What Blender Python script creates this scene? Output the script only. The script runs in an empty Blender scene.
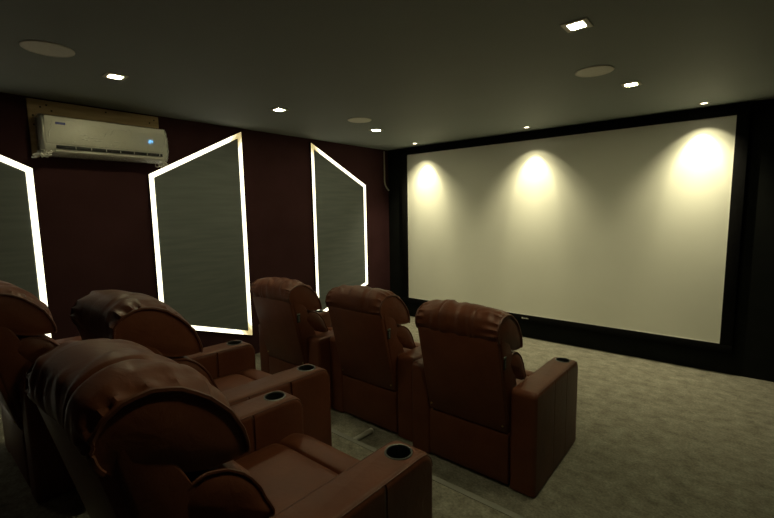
import bpy, bmesh, math, random
from mathutils import Vector, Matrix, noise
C = bpy.context.scene.collection
S = bpy.context.scene
PI = math.pi

# ------------------------------------------------------------------ materials
def mat(name):
    m = bpy.data.materials.new(name); m.use_nodes = True
    nt = m.node_tree; b = nt.nodes['Principled BSDF']
    return m, nt, b
def N(nt, t, **kw):
    n = nt.nodes.new(t)
    for k, v in kw.items():
        if k in n.inputs: n.inputs[k].default_value = v
        else: setattr(n, k, v)
    return n
def L(nt, a, b): nt.links.new(a, b)
def rgb(c): return (c[0], c[1], c[2], 1)
def plain(name, col, rough=.5, metal=0, spec=.5):
    m, nt, b = mat(name)
    b.inputs['Base Color'].default_value = rgb(col); b.inputs['Roughness'].default_value = rough
    b.inputs['Metallic'].default_value = metal; b.inputs['Specular IOR Level'].default_value = spec
    return m
def noisy(name, c1, c2, scale=5, rough=.6, bump=.2, bscale=200, bdist=.002, spec=.4, stretch=(1,1,1), detail=4, contrast=(.35,.65)):
    m, nt, b = mat(name)
    tc = N(nt, 'ShaderNodeTexCoord'); mp = N(nt, 'ShaderNodeMapping'); mp.inputs['Scale'].default_value = stretch
    L(nt, tc.outputs['Object'], mp.inputs['Vector'])
    n1 = N(nt, 'ShaderNodeTexNoise', Scale=scale, Detail=detail); L(nt, mp.outputs[0], n1.inputs['Vector'])
    cr = N(nt, 'ShaderNodeValToRGB')
    cr.color_ramp.elements[0].position = contrast[0]; cr.color_ramp.elements[1].position = contrast[1]
    cr.color_ramp.elements[0].color = rgb(c1); cr.color_ramp.elements[1].color = rgb(c2)
    L(nt, n1.outputs['Fac'], cr.inputs['Fac']); L(nt, cr.outputs[0], b.inputs['Base Color'])
    n2 = N(nt, 'ShaderNodeTexNoise', Scale=bscale, Detail=3); L(nt, mp.outputs[0], n2.inputs['Vector'])
    bp = N(nt, 'ShaderNodeBump', Strength=bump, Distance=bdist); L(nt, n2.outputs['Fac'], bp.inputs['Height'])
    L(nt, bp.outputs[0], b.inputs['Normal'])
    b.inputs['Roughness'].default_value = rough; b.inputs['Specular IOR Level'].default_value = spec
    return m, nt, b, tc, mp, n1, bp
def emit(name, col, strength):
    m, nt, b = mat(name)
    b.inputs['Base Color'].default_value = rgb(col)
    b.inputs['Emission Color'].default_value = rgb(col); b.inputs['Emission Strength'].default_value = strength
    b.inputs['Roughness'].default_value = .5
    return m

def leather_mat(name, c1, c2, seams=()):
    m, nt, b, tc, mp, n1, bp = noisy(name, c1, c2, scale=6, rough=.46, bump=.12, bscale=260, bdist=.0012, spec=.3)
    # fine grain plus slow wrinkles
    n3 = N(nt, 'ShaderNodeTexNoise', Scale=14, Detail=3, Distortion=1.2); L(nt, tc.outputs['Object'], n3.inputs['Vector'])
    b2 = N(nt, 'ShaderNodeBump', Strength=.22, Distance=.008); L(nt, n3.outputs['Fac'], b2.inputs['Height'])
    last = b2
    if seams:   # stitched vertical seams across the armrest's panels
        sx = N(nt, 'ShaderNodeSeparateXYZ'); L(nt, tc.outputs['Object'], sx.inputs[0])
        prev = None
        for y in seams:
            a = N(nt, 'ShaderNodeMath', operation='SUBTRACT'); L(nt, sx.outputs['Y'], a.inputs[0]); a.inputs[1].default_value = y
            ab = N(nt, 'ShaderNodeMath', operation='ABSOLUTE'); L(nt, a.outputs[0], ab.inputs[0])
            d = N(nt, 'ShaderNodeMapRange'); L(nt, ab.outputs[0], d.inputs[0])
            d.inputs[1].default_value = 0; d.inputs[2].default_value = .007; d.inputs[3].default_value = 0; d.inputs[4].default_value = 1
            if prev is None: prev = d
            else:
                mn = N(nt, 'ShaderNodeMath', operation='MINIMUM'); L(nt, prev.outputs[0], mn.inputs[0]); L(nt, d.outputs[0], mn.inputs[1]); prev = mn
        sn = N(nt, 'ShaderNodeSeparateXYZ'); L(nt, tc.outputs['Normal'], sn.inputs[0])
        an = N(nt, 'ShaderNodeMath', operation='ABSOLUTE'); L(nt, sn.outputs['X'], an.inputs[0])
        gt = N(nt, 'ShaderNodeMath', operation='LESS_THAN'); L(nt, an.outputs[0], gt.inputs[0]); gt.inputs[1].default_value = .7
        pm = N(nt, 'ShaderNodeMath', operation='MAXIMUM'); L(nt, prev.outputs[0], pm.inputs[0]); L(nt, gt.outputs[0], pm.inputs[1]); prev = pm
        b3 = N(nt, 'ShaderNodeBump', Strength=1, Distance=.02); L(nt, prev.outputs[0], b3.inputs['Height'])
        L(nt, b2.outputs[0], b3.inputs['Normal']); last = b3
    L(nt, last.outputs[0], bp.inputs['Normal'])
    return m
LC1, LC2 = (.122,.0365,.0165), (.152,.0475,.0215)
M = {}
M['leather'] = leather_mat('leather', LC1, LC2)
M['leather_arm'] = leather_mat('leather_arm', LC1, LC2, (.30, .53))
M['leather_pipe'] = plain('leather_pipe', (.112,.034,.0155), .45)
M['black_plastic'] = plain('black_plastic', (.008,.008,.008), .35)
M['chrome'] = plain('chrome', (.17,.175,.165), .38, 1)
M['steel'] = plain('steel', (.5,.5,.46), .38, 1)
M['alu'] = plain('alu', (.27,.27,.23), .5, .2)
M['rod_grey'] = plain('rod_grey', (.6,.6,.52), .45, .1)
M['brass'] = plain('brass', (.6,.45,.18), .3, 1)
M['tag'] = plain('tag', (.012,.014,.012), .6)
M['tag_thread'] = plain('tag_thread', (.16,.2,.16), .7)
# carpet
m, nt, b, tc, mp, n1, bp = noisy('carpet', (.185,.176,.138), (.44,.42,.335), scale=9, rough=.95, bump=.75, bscale=210, bdist=.012, spec=.05, stretch=(1,1.2,1), detail=9, contrast=(.3,.72))
n1.inputs['Roughness'].default_value = .74
crn = [n for n in nt.nodes if n.type == 'VALTORGB'][0]
n5 = N(nt, 'ShaderNodeTexNoise', Scale=75, Detail=3); L(nt, tc.outputs['Object'], n5.inputs['Vector'])
mr = N(nt, 'ShaderNodeMapRange'); L(nt, n5.outputs['Fac'], mr.inputs[0]); mr.inputs[1].default_value = .3; mr.inputs[2].default_value = .7; mr.inputs[3].default_value = .78; mr.inputs[4].default_value = 1.2
mm = N(nt, 'ShaderNodeMix', data_type='RGBA', blend_type='MULTIPLY'); mm.inputs[0].default_value = 1
L(nt, crn.outputs[0], mm.inputs[6]); L(nt, mr.outputs[0], mm.inputs[7]); L(nt, mm.outputs[2], b.inputs['Base Color'])
n4 = N(nt, 'ShaderNodeTexNoise', Scale=28, Detail=5); L(nt, tc.outputs['Object'], n4.inputs['Vector'])
b4 = N(nt, 'ShaderNodeBump', Strength=.45, Distance=.02); L(nt, n4.outputs['Fac'], b4.inputs['Height']); L(nt, b4.outputs[0], bp.inputs['Normal'])
M['carpet'] = m
M['maroon'] = noisy('maroon_fabric', (.046,.0185,.020), (.055,.0225,.0245), scale=3, rough=.9, bump=.3, bscale=420, bdist=.002, spec=.1)[0]
M['panel'] = noisy('panel_fabric', (.150,.168,.163), (.178,.198,.19), scale=9, rough=.95, bump=.4, bscale=160, bdist=.003, spec=.1, stretch=(1,.25,3))[0]
M['ceiling'] = noisy('ceiling_paint', (.232,.256,.248), (.24,.265,.256), scale=2, rough=.7, bump=.05, bscale=60, bdist=.002, spec=.3)[0]
M['black_wall'] = noisy('black_felt', (.008,.009,.008), (.010,.011,.010), scale=8, rough=.95, bump=.2, bscale=400, bdist=.001, spec=.08)[0]
M['frame'] = noisy('black_velvet', (.004,.004,.004), (.006,.006,.006), scale=20, rough=.9, bump=.1, bscale=500, bdist=.001, spec=.1)[0]
M['screen'] = noisy('screen_fabric', (.81,.82,.715), (.84,.85,.745), scale=1.5, rough=.85, bump=.05, bscale=700, bdist=.0005, spec=.15)[0]
M['lip'] = plain('screen_lip', (.80,.79,.72), .8)
M['badge'] = plain('badge_metal', (.75,.75,.70), .3, .4)
M['grille'] = noisy('speaker_grille', (.74,.73,.66), (.79,.78,.70), scale=40, rough=.7, bump=.5, bscale=600, bdist=.001)[0]
M['trim_grey'] = plain('downlight_trim', (.62,.60,.52), .4)
M['ply'] = noisy('plywood', (.42,.30,.15), (.60,.44,.24), scale=7, rough=.7, bump=.2, bscale=60, bdist=.002, stretch=(1,.3,4))[0]
M['hole'] = plain('screw_hole', (.01,.008,.005), .9)
M['ac_white'] = plain('ac_white', (.88,.87,.78), .32)
M['ac_dark'] = plain('ac_dark', (.015,.015,.014), .5)
M['ac_blue'] = plain('ac_blue', (.015,.03,.32), .4)
M['ac_pale'] = plain('ac_pale', (.22,.26,.42), .5)
M['digit'] = emit('digit_glow', (.30,.70,1), 1.0)
M['led'] = emit('led_diffuser', (1,.93,.70), 2.2)
M['led_end'] = emit('led_diffuser_end', (1,.80,.38), .62)
M['led_mid'] = emit('led_diffuser_mid', (1,.86,.50), 1.1)
M['down'] = emit('downlight_diffuser', (1,.92,.54), 255)
M['bulb'] = emit('spot_bulb', (1,.90,.65), 14)
M['cable'] = plain('cable_sheath', (.45,.42,.33), .5)
# clear crinkled film
m, nt, b = mat('clear_film')
nt.nodes.remove(b); b = N(nt, 'ShaderNodeBsdfAnisotropic'); b.inputs['Color'].default_value = (1,1,1,1); b.inputs['Roughness'].default_value = .14
tr = N(nt, 'ShaderNodeBsdfTransparent'); mx = N(nt, 'ShaderNodeMixShader'); fr = N(nt, 'ShaderNodeFresnel', IOR=1.45)
tc = N(nt, 'ShaderNodeTexCoord'); nz = N(nt, 'ShaderNodeTexNoise', Scale=26, Detail=3, Distortion=3.0); L(nt, tc.outputs['Object'], nz.inputs['Vector'])
bp = N(nt, 'ShaderNodeBump', Strength=1, Distance=.017); L(nt, nz.outputs['Fac'], bp.inputs['Height'])
L(nt, bp.outputs[0], b.inputs['Normal']); L(nt, bp.outputs[0], fr.inputs['Normal'])
ad = N(nt, 'ShaderNodeMath', operation='MULTIPLY_ADD'); L(nt, fr.outputs[0], ad.inputs[0]); ad.inputs[1].default_value = 1.0; ad.inputs[2].default_value = .0
L(nt, ad.outputs[0], mx.inputs[0]); L(nt, tr.outputs[0], mx.inputs[1]); L(nt, b.outputs[0], mx.inputs[2])
L(nt, mx.outputs[0], nt.nodes['Material Output'].inputs['Surface'])
M['film'] = m
M['crease'] = plain('film_crease_glint', (.95,.94,.88), .12, 0, 1)  # bright glossy white, stands in for the glints along the film's creases

# ------------------------------------------------------------------ mesh helpers
def add_box(bm, lo, hi, bev=0, seg=2, mi=0):
    vs = [bm.verts.new((x, y, z)) for x in (lo[0], hi[0]) for y in (lo[1], hi[1]) for z in (lo[2], hi[2])]
    fs = [bm.faces.new([vs[i] for i in f]) for f in ((0,1,3,2),(4,6,7,5),(0,4,5,1),(2,3,7,6),(0,2,6,4),(1,5,7,3))]
    for f in fs: f.material_index = mi
    if bev:
        es = list({e for f in fs for e in f.edges})
        bmesh.ops.bevel(bm, geom=es, offset=bev, segments=seg, affect='EDGES', profile=.5, clamp_overlap=True, material=-1)
def add_prism(bm, prof, x0, x1, bev=0, seg=3, mi=0):       # prof in (y, z), extruded along x
    a = [bm.verts.new((x0, p[0], p[1])) for p in prof]; b = [bm.verts.new((x1, p[0], p[1])) for p in prof]
    n = len(prof); fs = [bm.faces.new(a[::-1]), bm.faces.new(b)]
    caps = set(fs[0].edges) | set(fs[1].edges)
    for i in range(n): fs.append(bm.faces.new((a[i], a[(i+1) % n], b[(i+1) % n], b[i])))
    for f in fs: f.material_index = mi
    if bev: bmesh.ops.bevel(bm, geom=list(caps), offset=bev, segments=seg, affect='EDGES', profile=.5, clamp_overlap=True, material=-1)
def add_tube(bm, pts, r, n=8, closed=False, mi=0):
    P = [Vector(p) for p in pts]; m = len(P); rings = []
    up = Vector((0.31, 0.17, 0.93)).normalized()
    for i in range(m):
        if closed: t = P[(i+1) % m] - P[i-1]
        else: t = P[min(i+1, m-1)] - P[max(i-1, 0)]
        t.normalize(); a = t.cross(up)
        if a.length < .05: a = t.cross(Vector((1, 0, 0)))
        a.normalize(); b = t.cross(a)
        rings.append([bm.verts.new(P[i] + a*r*math.cos(2*PI*k/n) + b*r*math.sin(2*PI*k/n)) for k in range(n)])
    for i in range(m if closed else m-1):
        A, B = rings[i], rings[(i+1) % m]
        for k in range(n): bm.faces.new((A[k], A[(k+1) % n], B[(k+1) % n], B[k])).material_index = mi
    if not closed:
        bm.faces.new(rings[0][::-1]).material_index = mi; bm.faces.new(rings[-1]).material_index = mi
def add_lathe(bm, prof, c=(0,0,0), n=40, mi=0):            # prof in (r, z)
    rings = []
    for r, z in prof:
        if r < 1e-6: rings.append([bm.verts.new((c[0], c[1], c[2]+z))])
        else: rings.append([bm.verts.new((c[0]+r*math.cos(2*PI*k/n), c[1]+r*math.sin(2*PI*k/n), c[2]+z)) for k in range(n)])
    for A, B in zip(rings, rings[1:]):
        for k in range(n):
            k2 = (k+1) % n
            if len(A) == 1: f = bm.faces.new((A[0], B[k], B[k2]))
            elif len(B) == 1: f = bm.faces.new((A[k], A[k2], B[0]))
            else: f = bm.faces.new((A[k], A[k2], B[k2], B[k]))
            f.material_index = mi
def obj(name, bm, mats, parent=None, smooth=True, loc=None):
    bmesh.ops.recalc_face_normals(bm, faces=bm.faces)
    me = bpy.data.meshes.new(name); bm.to_mesh(me); bm.free()
    if not isinstance(mats, (list, tuple)): mats = [mats]
    for k in mats: me.materials.append(M[k])
    if smooth:
        me.polygons.foreach_set('use_smooth', [True]*len(me.polygons)); me.set_sharp_from_angle(angle=math.radians(38))
    o = bpy.data.objects.new(name, me); C.objects.link(o)
    if parent: o.parent = parent
    if loc: o.location = loc
    return o
def tag(o, label=None, cat=None, group=None, kind=None):
    for k, v in (('label', label), ('category', cat), ('group', group), ('kind', kind)):
        if v: o[k] = v
    return o
def thing(name, label, cat, loc=(0,0,0), group=None, rz=0):
    o = bpy.data.objects.new(name, None); C.objects.link(o); o.location = loc; o.rotation_euler = (0,0,rz); o.empty_display_size = .1
    return tag(o, label, cat, group)
def struct(name, bm, m, smooth=False): return tag(obj(name, bm, m, smooth=smooth), kind='structure')
def B(): return bmesh.new()
def catmull(pts, per, closed=True):
    P = [Vector(p) for p in pts]; n = len(P); out = []
    for i in range(n if closed else n-1):
        if closed: p0, p1, p2, p3 = P[i-1], P[i], P[(i+1) % n], P[(i+2) % n]
        else: p0, p1, p2, p3 = P[max(i-1,0)], P[i], P[i+1], P[min(i+2,n-1)]
        for k in range(per):
            t = k/per
            out.append(.5*((2*p1) + (p2-p0)*t + (2*p0-5*p1+4*p2-p3)*t*t + (3*p1-p0-3*p2+p3)*t**3))
    if not closed: out.append(P[-1])
    return out

# ------------------------------------------------------------------ the room
XL, XR, YB, YF, H, RISE, YR = -4.28, .42, -1.35, 5.17, 2.57, .22, 1.775
T = .12
bm = B(); add_box(bm, (XL-T, YB-T, -.1), (XR+T, YF+T, 0)); struct('floor', bm, 'carpet')
bm = B(); add_box(bm, (XL, YB, 0), (XR, YR, RISE)); struct('riser_platform', bm, 'carpet')
bm = B(); add_box(bm, (XL, YR-.030, RISE-.001), (XR, YR+.004, RISE+.004), .0015); add_box(bm, (XL, YR, RISE-.03), (XR, YR+.004, RISE+.002)); struct('trim_1', bm, 'alu')
bm = B(); add_box(bm, (XL-T, YB-T, H), (XR+T, YF+T, H+.1)); struct('ceiling', bm, 'ceiling')
bm = B(); add_box(bm, (XL-T, YB-T, 0), (XL, YF+T, H)); struct('wall_left', bm, 'maroon')
bm = B(); add_box(bm, (XR, YB-T, 0), (XR+T, YF+T, H)); struct('wall_right', bm, 'black_wall')
bm = B(); add_box(bm, (XL, YB-T, 0), (XR, YB, H)); struct('wall_back', bm, 'maroon')
bm = B(); add_box(bm, (XL, YF, 0), (XR, YF+T, H)); struct('wall_front', bm, 'black_wall')

# ------------------------------------------------------------------ projection screen
SX0, SX1, SZ0, SZ1 = -3.875, -.085, .30, 2.462
sc = thing('projection_screen', 'large blank cream projection screen in a black frame filling the front wall', 'screen', ((SX0+SX1)/2, YF, 0))
cx = (SX0+SX1)/2
bm = B(); add_box(bm, (SX0-cx-.005, -.035, SZ0-.005), (SX1-cx+.005, -.028, SZ1+.005)); obj('screen_fabric', bm, 'screen', sc, False)
FW = .095
bm = B()
add_box(bm, (SX0-cx-FW, -.06, SZ1), (SX1-cx+FW, 0, SZ1+FW), .004); add_box(bm, (SX0-cx-FW, -.06, SZ0-FW+.02), (SX1-cx+FW, 0, SZ0), .004)
add_box(bm, (SX0-cx-FW, -.06, SZ0), (SX0-cx, 0, SZ1), .004); add_box(bm, (SX1-cx, -.06, SZ0), (SX1-cx+FW, 0, SZ1), .004)
fr = obj('frame', bm, 'frame', sc)
bm = B(); e = .006
add_box(bm, (SX0-cx, -.040, SZ1-e), (SX1-cx, -.034, SZ1)); add_box(bm, (SX0-cx, -.040, SZ0), (SX1-cx, -.034, SZ0+e))
add_box(bm, (SX0-cx, -.040, SZ0), (SX0-cx+e, -.034, SZ1)); add_box(bm, (SX1-cx-e, -.040, SZ0), (SX1-cx, -.034, SZ1))
tag(obj('inner_lip', bm, 'lip', sc, False), 'pale inner edge strip')
bm = B()
bx = -2.02-cx
for k, (a, w_, h0, h1) in enumerate(((-.045,.014,0,.018),(-.028,.010,.002,.014),(-.014,.012,.002,.014),(.001,.010,.002,.014),(.014,.014,.002,.017),(.031,.010,.002,.014))):
    add_box(bm, (bx+a, -.063, .252+h0), (bx+a+w_, -.059, .252+h1), .002)
tag(obj('badge', bm, 'badge', sc), 'tiny silver maker badge')

# ------------------------------------------------------------------ LED-framed wall panels
def wall_panel(ya, za0, za1, yb, zb0, zb1, label, yellow=()):
    y0 = (ya+yb)/2
    t = thing('acoustic_panel', label, 'wall panel', (XL, y0, 0), 'lit panels on the left wall')
    o = [Vector((ya-y0, za0)), Vector((yb-y0, zb0)), Vector((yb-y0, zb1)), Vector((ya-y0, za1))]
    w = .044
    def inset(w):
        lines = []
        for i in range(4):
            p, q = o[i], o[(i+1) % 4]; d = (q-p).normalized(); n = Vector((-d.y, d.x)); lines.append((p+n*w, d))
        res = []
        for i in range(4):
            p, d = lines[i-1]; q, e_ = lines[i]
            den = d.x*e_.y-d.y*e_.x; s = ((q.x-p.x)*e_.y-(q.y-p.y)*e_.x)/den; res.append(p+d*s)
        return res
    inn = inset(w)
    bm = B(); add_pr_x(bm, inn, 0, .018); obj('fabric_board', bm, 'panel', t, False)
    ou = inset(-.004)
    bm = B()
    for i in range(4):
        j = (i+1) % 4; add_pr_x(bm, [ou[i], ou[j], o[j], o[i]], 0, .024)
    obj('edge_profile', bm, 'frame', t, False)
    for i in range(4):
        j = (i+1) % 4
        a, b_, c, d = o[i], o[j], inn[j], inn[i]
        bm = B()
        def lerp(p, q, k): return p+(q-p)*k
        L_ = (b_-a).length; k = .055/L_
        ks, ms = [0, 1], [0]
        if j in yellow: ks, ms = ks[:-1]+[1-2*k, 1-k, 1], ms+[2, 1]
        if i in yellow: ks, ms = [0, k, 2*k]+ks[1:], [1, 2]+ms
        for k0, k1, mi in zip(ks, ks[1:], ms):
            add_pr_x(bm, [lerp(a,b_,k0), lerp(a,b_,k1), lerp(d,c,k1), lerp(d,c,k0)], 0, .022, mi)
        tag(obj('light_strip', bm, ['led', 'led_end', 'led_mid'], t, False), 'glowing warm white light strip')
def add_pr_x(bm, poly, x0, x1, mi=0):
    a = [bm.verts.new((x0, p.x, p.y)) for p in poly]; b_ = [bm.verts.new((x1, p.x, p.y)) for p in poly]; n = len(poly)
    fs = [bm.faces.new(a[::-1]), bm.faces.new(b_)]
    for i in range(n): fs.append(bm.faces.new((a[i], a[(i+1) % n], b_[(i+1) % n], b_[i])))
    for f in fs: f.material_index = mi
wall_panel(-.20, .24, 2.52, .80, .56, 2.02, 'grey wall panel with glowing edges, cut off by the left edge of the photo')
wall_panel(1.645, .56, 2.02, 2.63, .24, 2.53, 'grey wall panel with glowing edges just right of the air conditioner', yellow=(1,2))
wall_panel(3.61, .24, 2.52, 4.62, .55, 2.02, 'grey wall panel with glowing edges nearest the screen', yellow=(3,))

# ------------------------------------------------------------------ air conditioner and its board
bd = thing('mounting_board', 'raw plywood board on the maroon wall behind the air conditioner', 'board', (XL, 1.29, 2.12))
bm = B(); add_box(bm, (0, -.48, .33), (.018, .48, .435), .002); add_box(bm, (0, -.48, 0), (.018, -.36, .33), .002); add_box(bm, (0, .37, 0), (.018, .46, .33), .002); add_box(bm, (0, -.36, .06), (.012, .37, .33))
obj('plank', bm, 'ply', bd)
bm = B()
for y, z in ((-.45,.31),(-.43,.27),(-.45,.24),(-.36,.40),(-.33,.36),(-.40,.37),(.05,.41),(.42,.37),(.44,.40)): add_lathe(bm, [(.007,-.001),(.007,.001),(0,.0012)], (0,0,0), 10); 
bm.free(); bm = B()
for y, z in ((-.45,.31),(-.43,.27),(-.45,.24),(-.36,.40),(-.33,.36),(-.40,.38),(.05,.41),(.40,.37),(.44,.40)): add_box(bm, (.017, y-.006, z-.006), (.0192, y+.006, z+.006), .003)
obj('screw_hole', bm, 'hole', bd)['kind'] = 'stuff'
ac = thing('air_conditioner', 'white split air conditioner still in clear film, high on the left wall', 'air conditioner', (XL+.02, 1.300, 2.105))
AW = .448
acp = [(0,.312),(.12,.312),(.160,.302),(.180,.27),(.187,.2),(.186,.11),(.182,.065),(.165,.03),(.12,.018),(0,.018)]
def ac_shell(bm, prof, w, bev, mi=0):
    tmp = B(); add_prism(tmp, [(p[0], p[1]) for p in prof], -w, w, bev, 3)
    for v in tmp.verts: v.co = Vector((v.co.y, v.co.x, v.co.z))
    me = bpy.data.meshes.new('t'); tmp.to_mesh(me); tmp.free(); bm.from_mesh(me); bpy.data.meshes.remove(me)
bm = B(); ac_shell(bm, acp, AW, .015); obj('casing', bm, 'ac_white', ac)
bm = B(); add_box(bm, (.178, -AW+.012, .098), (.1905, AW-.012, .303), .004); fp = obj('front_panel', bm, 'ac_white', ac)
bm = B(); add_box(bm, (.172, -.375, .062), (.1892, .405, .087), .002); vent = obj('air_outlet', bm, 'ac_dark', ac)
for k in range(7):
    bm = B(); y = -.25+k*.105; add_box(bm, (.185, y-.003, .063), (.1902, y+.003, .085), .001); obj('fin', bm, 'ac_white', vent)
bm = B(); add_box(bm, (.165, -.385, .038), (.186, .42, .058), .006); obj('flap', bm, 'ac_white', ac)
bm = B(); add_box(bm, (.190, -.368, .244), (.1925, -.306, .261), .001)
lg = tag(obj('logo_plate', bm, 'ac_blue', ac), 'small blue brand plate')
bm = B()
for k in range(6): add_box(bm, (.1923, -.362+k*.0088, .249), (.1932, -.3565+k*.0088, .256), 0)
obj('lettering', bm, 'ac_pale', lg, False)['kind'] = 'stuff'
SEG = {'2': 'abged', '4': 'fgbc'}
bm = B(); w_, h_ = .011, .011
for k, ch in enumerate('24'):
    ox = .298 + k*.018; oz = .175
    seg = {'a': ((0,2*h_),(w_,2*h_)), 'b': ((w_,h_),(w_,2*h_)), 'c': ((w_,0),(w_,h_)), 'd': ((0,0),(w_,0)), 'e': ((0,0),(0,h_)), 'f': ((0,h_),(0,2*h_)), 'g': ((0,h_),(w_,h_))}
    for s in SEG[ch]:
        (y1, z1), (y2, z2) = seg[s]
        add_box(bm, (.1902, ox+min(y1,y2)-.0018, oz+min(z1,z2)-.0018), (.1915, ox+max(y1,y2)+.0018, oz+max(z1,z2)+.0018))
tag(obj('temperature_display', bm, 'digit', ac, False), 'glowing pale blue digits 24')
bm = B(); big = [(p[0]+(.008 if p[0] > 0 else 0), p[1]+(.007 if p[1] > .2 else -.004)) for p in acp]
ac_shell(bm, big, AW+.008, .012)
bmesh.ops.subdivide_edges(bm, edges=bm.edges[:], cuts=3, use_grid_fill=True)
bmesh.ops.subdivide_edges(bm, edges=[e for e in bm.edges if e.calc_length() > .02], cuts=3, use_grid_fill=True)
for v in bm.verts:
    d = noise.noise_vector(v.co*16)*.006+noise.noise_vector(v.co*55)*.0035; v.co += Vector((abs(d.x), d.y, d.z if v.co.z > .1 else -abs(d.z)))
tag(obj('plastic_wrap', bm, 'film', ac), 'clear crinkled protective film')
rnd = random.Random(4)
for (cy, cz, n_) in ((-AW-.012, .02, 13), (AW-.03, -.004, 6)):
    bm = B(); c0 = Vector((.13, cy, cz))
    for k in range(n_):
        c = c0+Vector((rnd.uniform(-.05,.06), rnd.uniform(-.03,.04), rnd.uniform(-.018,.02)))
        pts = [c0]+[c+Vector((rnd.uniform(-.02,.02), rnd.uniform(-.025,.025), rnd.uniform(-.016,.016))) for _ in range(5)]
        add_tube(bm, catmull(pts, 4, False), rnd.uniform(.003,.006), 6)
    tag(obj('film_knot', bm, 'ac_white', ac), 'bunched end of the clear film')

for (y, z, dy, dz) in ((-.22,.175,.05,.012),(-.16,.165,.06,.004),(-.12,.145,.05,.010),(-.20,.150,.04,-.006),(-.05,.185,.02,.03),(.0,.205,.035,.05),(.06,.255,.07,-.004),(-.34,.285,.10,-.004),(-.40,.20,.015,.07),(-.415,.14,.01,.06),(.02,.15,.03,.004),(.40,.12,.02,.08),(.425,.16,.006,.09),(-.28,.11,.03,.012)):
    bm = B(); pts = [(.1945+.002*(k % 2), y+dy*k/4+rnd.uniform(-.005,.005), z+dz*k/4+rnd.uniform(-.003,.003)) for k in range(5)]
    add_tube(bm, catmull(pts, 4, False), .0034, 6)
    obj('film_crease_glint', bm, 'crease', ac)  # raised white ridges drawn as the film's streak highlights
# ------------------------------------------------------------------ ceiling fittings
def downlight(x, y, label):
    t = thing('downlight', label, 'ceiling light', (x, y, H), 'square ceiling downlights')
    a, b_ = .062, .038
    bm = B()
    add_box(bm, (-a,-a,-.006),(a,-b_,.0)); add_box(bm, (-a,b_,-.006),(a,a,.0)); add_box(bm, (-a,-b_,-.006),(-b_,b_,.0)); add_box(bm, (b_,-b_,-.006),(a,b_,.0))
    obj('trim_plate', bm, 'trim_grey', t, False)
    bm = B(); r = .014; pts = []
    for cx_, cy_, a0 in ((b_-r,b_-r,0),(-b_+r,b_-r,90),(-b_+r,-b_+r,180),(b_-r,-b_+r,270)):
        for k in range(5):
            an = math.radians(a0+k*22.5); pts.append((cx_+r*math.cos(an), cy_+r*math.sin(an)))
    lo = [bm.verts.new((p[0],p[1],-.0045)) for p in pts]; hi = [bm.verts.new((p[0],p[1],0)) for p in pts]
    bm.faces.new(lo); bm.faces.new(hi)
    for k in range(len(pts)): bm.faces.new((lo[k], lo[(k+1)%len(pts)], hi[(k+1)%len(pts)], hi[k]))
    tag(obj('diffuser', bm, 'down', t, False), 'glowing warm diffuser')
downlight(-3.26, 1.10, 'lit square downlight in the ceiling above the air conditioner')
downlight(-3.26, 2.41, 'lit square downlight in the ceiling above the middle wall panel')
downlight(-3.28, 3.76, 'lit square downlight beside the left round speaker, near the wall corner')
downlight(-.70, 2.37, 'largest looking lit square downlight, at the top of the photo')
downlight(-.70, 1.10, 'added, unseen square downlight in the ceiling behind the top edge of the photo')  # unseen lamp, added to fill out the grid and light the near recliners
downlight(-.70, 3.76, 'lit square downlight between the right round speaker and the screen')
def speaker(x, y, label):
    t = thing('ceiling_speaker', label, 'speaker', (x, y, H), 'round ceiling speakers')
    bm = B(); add_lathe(bm, [(.121,0),(.121,-.004),(.118,-.006),(.113,-.006),(.113,-.003)], n=48); obj('rim', bm, 'grille', t)
    bm = B(); add_lathe(bm, [(.113,0),(.113,-.004),(.06,-.0048),(0,-.005)], n=48); obj('grille', bm, 'grille', t)
speaker(-3.0, .69, 'round flush ceiling speaker at the upper left, above the air conditioner')
speaker(-3.05, 3.24, 'round flush ceiling speaker on the far left, between two downlights')
speaker(-.83, 3.23, 'round flush ceiling speaker between the two right-hand downlights')
def wall_washer(x, y, label, p1, p2, tilt):
    t = thing('spotlight', label, 'spotlight', (x, y, H), 'spotlights washing the screen')
    bm = B(); add_lathe(bm, [(.040,0),(.040,-.003),(.036,-.006),(.026,-.006),(.024,-.001),(.024,0)], n=32); obj('trim_ring', bm, 'trim_grey', t)
    bm = B(); add_lathe(bm, [(.0238,0),(.0238,-.003),(.012,-.006),(0,-.007)], n=24); tag(obj('bulb', bm, 'bulb', t), 'glowing bulb')
    for ang, blend, p, tl, tw in ((96, .30, p1*.22, 0, 6), (44, .42, p2*.42, tilt, 24), (88, 1, p2*1.75, 0, 2), (40, 1, p2*.62, tilt, 4)):
        l = bpy.data.lights.new('beam', 'SPOT'); l.energy = p; l.color = (1,.895,.565); l.spot_size = math.radians(ang); l.spot_blend = blend; l.shadow_soft_size = .012
        o = bpy.data.objects.new('beam', l); C.objects.link(o); o.parent = t; o.location = (0,0,-.02); o.rotation_euler = (math.radians(tw), tl, 0)
wall_washer(-3.55, 4.88, 'small round spotlight in the ceiling above the left end of the screen', 34, 45, -.10)
wall_washer(-1.95, 4.86, 'small round spotlight in the ceiling above the middle of the screen', 32, 45, 0)
wall_washer(-.32, 4.91, 'small round spotlight in the ceiling above the right end of the screen', 33, 43, .05)

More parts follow.
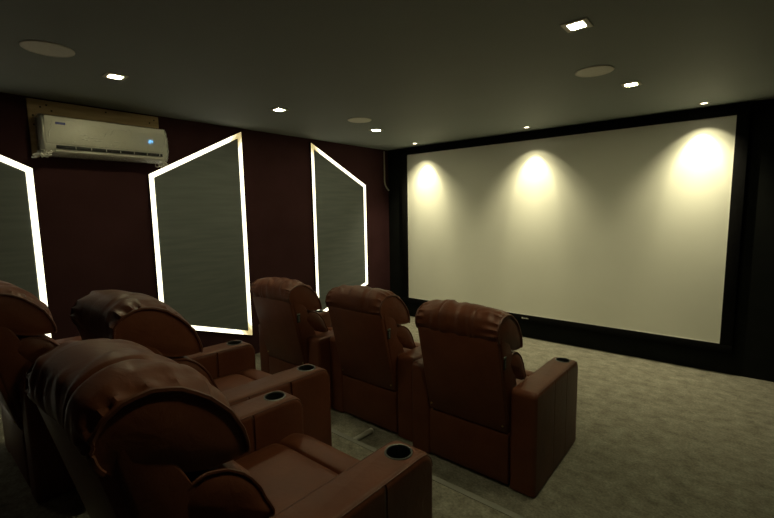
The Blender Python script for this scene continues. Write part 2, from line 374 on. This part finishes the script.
# ------------------------------------------------------------------ loose bits
bm = B(); add_tube(bm, catmull([(-4.263,5.06,2.545),(-4.264,5.06,2.40),(-4.263,5.06,2.25),(-4.262,5.06,2.09),(-4.235,5.06,2.01),(-4.185,5.065,1.95)], 8, False), .011, 8)
tag(obj('hanging_cable', bm, 'cable'), 'pale cable hanging in the dark corner left of the screen', 'cable')
bm = B(); add_tube(bm, [(-2.03,1.80,.021),(-2.02,2.18,.021)], .018, 14); add_tube(bm, [(-2.02,2.18,.021),(-2.019,2.195,.021)], .020, 14)
tag(obj('metal_rod', bm, 'rod_grey'), 'short pale metal rod on the carpet behind the middle front recliner', 'rod')

# ------------------------------------------------------------------ recliners
HW = .277          # half width between the armrests
AWD = .157        # armrest width
def cushion(profC, profE, W, seed, per=7, ns=49, amp=.012, grooves=(), arc=(0, .6), capb=.022, soft=.006, yoff=None, open_ring=None, gathers=5, crease=0):
    """a stuffed leather cushion lofted across x; returns bmesh and the two end rings"""
    rnd = random.Random(seed)
    PC = catmull(profC, per); PE = catmull(profE, per); nt = len(PC)
    cen = sum(PC, Vector((0,0)))/nt; cenE = sum(PE, Vector((0,0)))/nt
    gs = []
    for side in (0, 1):
        base = [arc[0]+(arc[1]-arc[0])*(i+.5)/gathers for i in range(gathers)]
        gs.append([(b_+rnd.uniform(-.02,.02), rnd.uniform(.5,1.25), rnd.uniform(.008,.014), rnd.uniform(-.05,.05), rnd.uniform(.035,.085)) for b_ in base])
    bm = B(); rings = []; off = Vector((seed*3.7, seed*1.3, 0))
    for i in range(ns):
        a = -1+2*i/(ns-1)
        a = math.copysign(1-(1-abs(a))**1.35, a); s = a*W
        bl = abs(a)**5
        de = W-abs(s); side = 0 if a < 0 else 1
        ring = []
        for k in range(nt):
            p = PC[k].lerp(PE[k], bl); c = cen.lerp(cenE, bl)
            n = (p-c).normalized(); u = k/nt
            d = noise.noise(Vector((s*5, p.x*6, p.y*6))+off)*soft*(1-bl)
            if crease: d += crease*(1-bl)*min(0, noise.noise(Vector((s*16+p.x*6, p.x*4, p.y*4))+off*2)-.12)
            if arc[0]-.05 < u < arc[1]+.05:
                for (ug, am, wd, sk, ln) in gs[side]:
                    x = (u-ug-sk*de/.1*.3)/(wd*(1+de/.12))
                    env = math.exp(-(de/ln)**1.5)*(1-.85*math.exp(-de/.008))
                    d += amp*am*env*(math.exp(-x*x)-.12*math.exp(-(abs(x)-1.7)**2*1.4))
                    if abs(x) < 4: d += 0
                for g in grooves: d -= .005*math.exp(-((s-g)/.005)**2)
            q = p+n*max(d, -.0055)
            ring.append(bm.verts.new((s, q.x, q.y)))
        rings.append(ring)
    for i in range(ns-1):
        for k in range(nt): bm.faces.new((rings[i][k], rings[i][(k+1)%nt], rings[i+1][(k+1)%nt], rings[i+1][k]))
    ends = []
    for sgn, ring in ((-1, rings[0]), (1, rings[-1])):
        ends.append([v.co.copy() for v in ring])
        prev = ring
        cc = Vector((0, cenE.x, cenE.y))
        for r in (.93, .8, .62, .42, .2):
            nw = []
            for v in ring:
                x = sgn*(W-.004+capb*(1-r**2)**.7)
                pp = Vector((x, cc.y+(v.co.y-cc.y)*r, cc.z+(v.co.z-cc.z)*r))
                pp.x += sgn*noise.noise(Vector((pp.y*9, pp.z*9, seed)))*.006*(1-r)
                nw.append(bm.verts.new(pp))
            for k in range(nt): bm.faces.new((prev[k], prev[(k+1)%nt], nw[(k+1)%nt], nw[k]))
            prev = nw
        bm.faces.new(prev)
    return bm, ends, nt
def piping(parent, ends, nt, f0, f1, r=.0045):
    for e_ in ends:
        bm = B(); cc = sum(e_, Vector())/len(e_)
        pts = [e_[k % nt]+(e_[k % nt]-cc).normalized()*.002 for k in range(int(f0*nt), int(f1*nt)+1)]
        add_tube(bm, pts, r, 6); obj('piping', bm, 'leather_pipe', parent)
# head cushion, profiles in (y, z): from the back foot over the top to the drooping front lip
HC = [(-.12,.905),(-.150,.938),(-.157,.990),(-.136,1.052),(-.065,1.090),(.03,1.078),(.115,1.024),(.168,.945),(.186,.852),(.166,.818),(.05,.838),(-.06,.88)]
HE = [(-.12,.91),(-.146,.94),(-.150,.985),(-.122,1.030),(-.056,1.054),(.022,1.038),(.102,.978),(.152,.910),(.176,.838),(.156,.817),(.05,.832),(-.05,.88)]
LCp = [(.0,.78),(.045,.820),(.10,.816),(.160,.782),(.206,.726),(.230,.665),(.245,.615),(.205,.603),(.13,.635),(.06,.68),(.02,.73)]
LEp = [(.0,.775),(.045,.810),(.10,.804),(.152,.772),(.197,.716),(.222,.660),(.242,.612),(.205,.605),(.13,.635),(.06,.68),(.02,.73)]
SC = [(.20,.34),(.20,.455),(.32,.472),(.45,.475),(.57,.470),(.625,.458),(.64,.440),(.655,.456),(.71,.462),(.755,.445),(.775,.39),(.765,.31),(.70,.29),(.45,.30)]
SE_ = [(.20,.34),(.20,.435),(.32,.45),(.45,.452),(.57,.448),(.625,.44),(.64,.428),(.655,.44),(.71,.445),(.748,.43),(.765,.39),(.758,.31),(.70,.29),(.45,.30)]
def arm_prof(d):
    pr = [(.796-d, .012)]
    def arcp(cy, cz, r, a0, a1, n):
        for k in range(n+1):
            a = math.radians(a0+(a1-a0)*k/n); pr.append((cy+r*math.cos(a), cz+r*math.sin(a)))
    arcp(.796-.07, .604-.07, .07-d, 0, 88, 8); arcp(.035, .622-.035, .035-d, 88, 180, 6); pr.append((d, .012))
    return pr
def arm_mesh():
    w, r = AWD, .026
    secs = []
    for k in range(7):
        a = PI/2*k/6; secs.append((-w/2+r*(1-math.sin(a)), r*(1-math.cos(a))))
    secs = secs[::-1]
    secs = secs+[(-x, d) for x, d in secs[::-1]]
    bm = B(); rings = [[bm.verts.new((x, p[0], p[1])) for p in arm_prof(d)] for x, d in secs]
    n = len(rings[0])
    for A, Q in zip(rings, rings[1:]):
        for k in range(n): bm.faces.new((A[k], A[(k+1)%n], Q[(k+1)%n], Q[k]))
    bm.faces.new(rings[0]); bm.faces.new(rings[-1])
    bmesh.ops.remove_doubles(bm, verts=bm.verts, dist=1e-5)
    o = obj('armrest', bm, 'leather_arm')
    cb = B(); add_lathe(cb, [(0,-.09),(.0445,-.09),(.0445,.06),(0,.06)], (0,.69,.60), 40); c = obj('cutter', cb, 'leather')
    md = o.modifiers.new('b', 'BOOLEAN'); md.operation = 'DIFFERENCE'; md.object = c; md.solver = 'EXACT'
    bpy.context.view_layer.update()
    me = bpy.data.meshes.new_from_object(o.evaluated_get(bpy.context.evaluated_depsgraph_get()))
    bpy.data.objects.remove(o); bpy.data.objects.remove(c)
    me.name = 'armrest'
    me.polygons.foreach_set('use_smooth', [True]*len(me.polygons)); me.set_sharp_from_angle(angle=math.radians(38))
    return me
ARM = arm_mesh()
def link(name, me, parent, loc=(0,0,0)):
    o = bpy.data.objects.new(name, me); C.objects.link(o); o.parent = parent; o.location = loc; return o
SHARED = {}
def shared(key, fn):
    if key not in SHARED:
        bm, mats = fn(); o = obj(key, bm, mats); SHARED[key] = o.data; bpy.data.objects.remove(o)
    return SHARED[key]
def mk_arm_pipe():
    bm = B()
    for sx in (-1, 1):
        pr = arm_prof(.0075)[1:-1]
        add_tube(bm, [(sx*(AWD/2-.0075), p[0], p[1]) for p in pr], .0024, 6)
    return bm, 'leather_pipe'
def mk_cup():
    bm = B(); add_lathe(bm, [(.044,.0),(.0415,-.004),(.040,-.075),(0,-.078),], n=40); add_lathe(bm, [(.044,0),(.0442,-.08),(.0,-.083)], n=40); return bm, 'black_plastic'
def mk_rim():
    bm = B(); add_lathe(bm, [(.0415,-.004),(.042,.0015),(.044,.003),(.0475,.0025),(.0495,.0003),(.0495,-.001)], n=40); return bm, 'chrome'
def mk_base():
    bm = B(); add_box(bm, (-HW+.004,.012,.012), (HW-.004,.735,.36), .012); return bm, 'leather'
def mk_lower():
    bm = B(); add_prism(bm, [(.0,.03),(-.006,.06),(-.006,.31),(.0,.335),(.018,.345),(.03,.345),(.03,.02),(.006,.02)][::-1], -HW+.003, HW-.003, .008, 2); return bm, 'leather'
def mk_back():
    p = [(.004,.345),(-.128,.93),(-.122,.96),(-.10,.982),(-.055,.982),(-.025,.95),(.035,.80),(.10,.62),(.165,.45),(.165,.33),(.03,.33)]
    bm = B(); add_prism(bm, p[::-1], -HW+.002, HW-.002, .02, 4); return bm, 'leather'
def mk_backpanel():
    p = [(-.006,.348),(.012,.346),(-.118,.94),(-.138,.935),(-.144,.915),(-.014,.362)]
    bm = B(); add_prism(bm, p, -HW+.009, HW-.009, .007, 3); return bm, 'leather'
def mk_foot():
    bm = B(); add_box(bm, (-HW+.006,.735,.07), (HW-.006,.772,.30), .012); return bm, 'leather'
def mk_snap():
    bm = B(); bmesh.ops.create_uvsphere(bm, u_segments=10, v_segments=6, radius=.0065); return bm, 'brass'
def mk_tag():
    bm = B(); add_box(bm, (-.002,-.016,-.036), (.004,.014,.036), .001); add_box(bm, (-.0022,-.0165,.027), (.0046,.0145,.038), .001, 2, 1)
    for k in range(5): add_box(bm, (.0038,-.005,-.026+k*.009), (.0046,.005,-.020+k*.009), 0, 2, 1)
    return bm, ['tag', 'tag_thread']
def recliner(x, y, z, rz, seed, label):
    t = thing('recliner', label, 'recliner chair', (x, y, z), 'brown leather cinema recliners', rz)
    link('base', shared('base', mk_base), t)
    link('lower_back_panel', shared('lower_back_panel', mk_lower), t)
    bk = link('backrest', shared('backrest', mk_back), t)
    link('back_panel', shared('back_panel', mk_backpanel), bk)
    for sx in (-1, 1): tag(link('snap', shared('snap', mk_snap), bk, (sx*(HW-.03), -.0225, .392)), 'small brass stud')
    if z == 0: tag(link('fabric_tag', shared('fabric_tag', mk_tag), bk, (HW-.002, -.068, .79)), 'small black woven tag')
    bm, ends, nt = cushion(HC, HE, HW-.006, seed, capb=.013, amp=.015, grooves=(-.115,.115), arc=(.1,.62), per=8, ns=61, gathers=9, soft=.012, crease=.022)
    h = obj('headrest', bm, 'leather', t); piping(h, ends, nt, .04, .72, .0068)
    bm, ends, nt = cushion(LCp, LEp, HW-.006, seed+50, amp=.008, grooves=(-.12,.12), arc=(.1,.5), per=7, ns=41, gathers=6, soft=.006)
    lb = obj('lumbar_cushion', bm, 'leather', t); piping(lb, ends, nt, .06, .60, .005)
    bm, ends, nt = cushion(SC, SE_, HW-.003, seed+90, amp=.0, arc=(.05,.7), per=6, ns=41, soft=.004, capb=.002)
    st = obj('seat', bm, 'leather', t)
    link('footrest', shared('footrest', mk_foot), t)
    for sx in (-1, 1):
        a = link('armrest', ARM, t, (sx*(HW+AWD/2), 0, 0)); link('piping', shared('arm_piping', mk_arm_pipe), a)
        c = link('cup_holder', shared('cup_holder', mk_cup), t, (sx*(HW+AWD/2), .69, .606)); tag(c, 'black cup holder')
        tag(link('rim', shared('cup_rim', mk_rim), c), 'dark chrome ring')
    return t
recliner(-1.208, .37, RISE, 0, 1, 'brown leather recliner nearest the camera, large at the lower left')
recliner(-2.076, .68, RISE, 0, 2, 'brown leather recliner just behind the nearest one, below the middle wall panel')
recliner(-3.02, .36, RISE, 0, 3, 'brown leather recliner cut off by the left edge of the photo')
recliner(-1.236, 2.22, 0, 0, 4, 'brown leather front row recliner on the right, by the open carpet')
recliner(-2.115, 2.27, 0, 0, 5, 'brown leather recliner in the middle of the front row')
recliner(-2.985, 2.17, 0, 0, 6, 'brown leather front row recliner on the left, nearest the maroon wall')

# ------------------------------------------------------------------ world, camera, view
w = bpy.data.worlds.new('World'); S.world = w; w.use_nodes = True
w.node_tree.nodes['Background'].inputs['Color'].default_value = (.0,.0,.0,1)
R = ((0.76744749,-0.06054813,0.63824625),(0.6408788,0.09929108,-0.76119357),(-0.01728332,0.99321458,0.1150047))
cd = bpy.data.cameras.new('camera'); cam = bpy.data.objects.new('camera', cd); C.objects.link(cam)
cd.sensor_width = 36; cd.lens = 421.65/774*36; cd.clip_start = .02
cam.matrix_world = Matrix.Translation((0,0,1.65)) @ Matrix(R).to_4x4()
S.camera = cam
vs = S.view_settings; vs.view_transform = 'Standard'; vs.look = 'None'; vs.gamma = 1; vs.exposure = 0; vs.use_curve_mapping = False
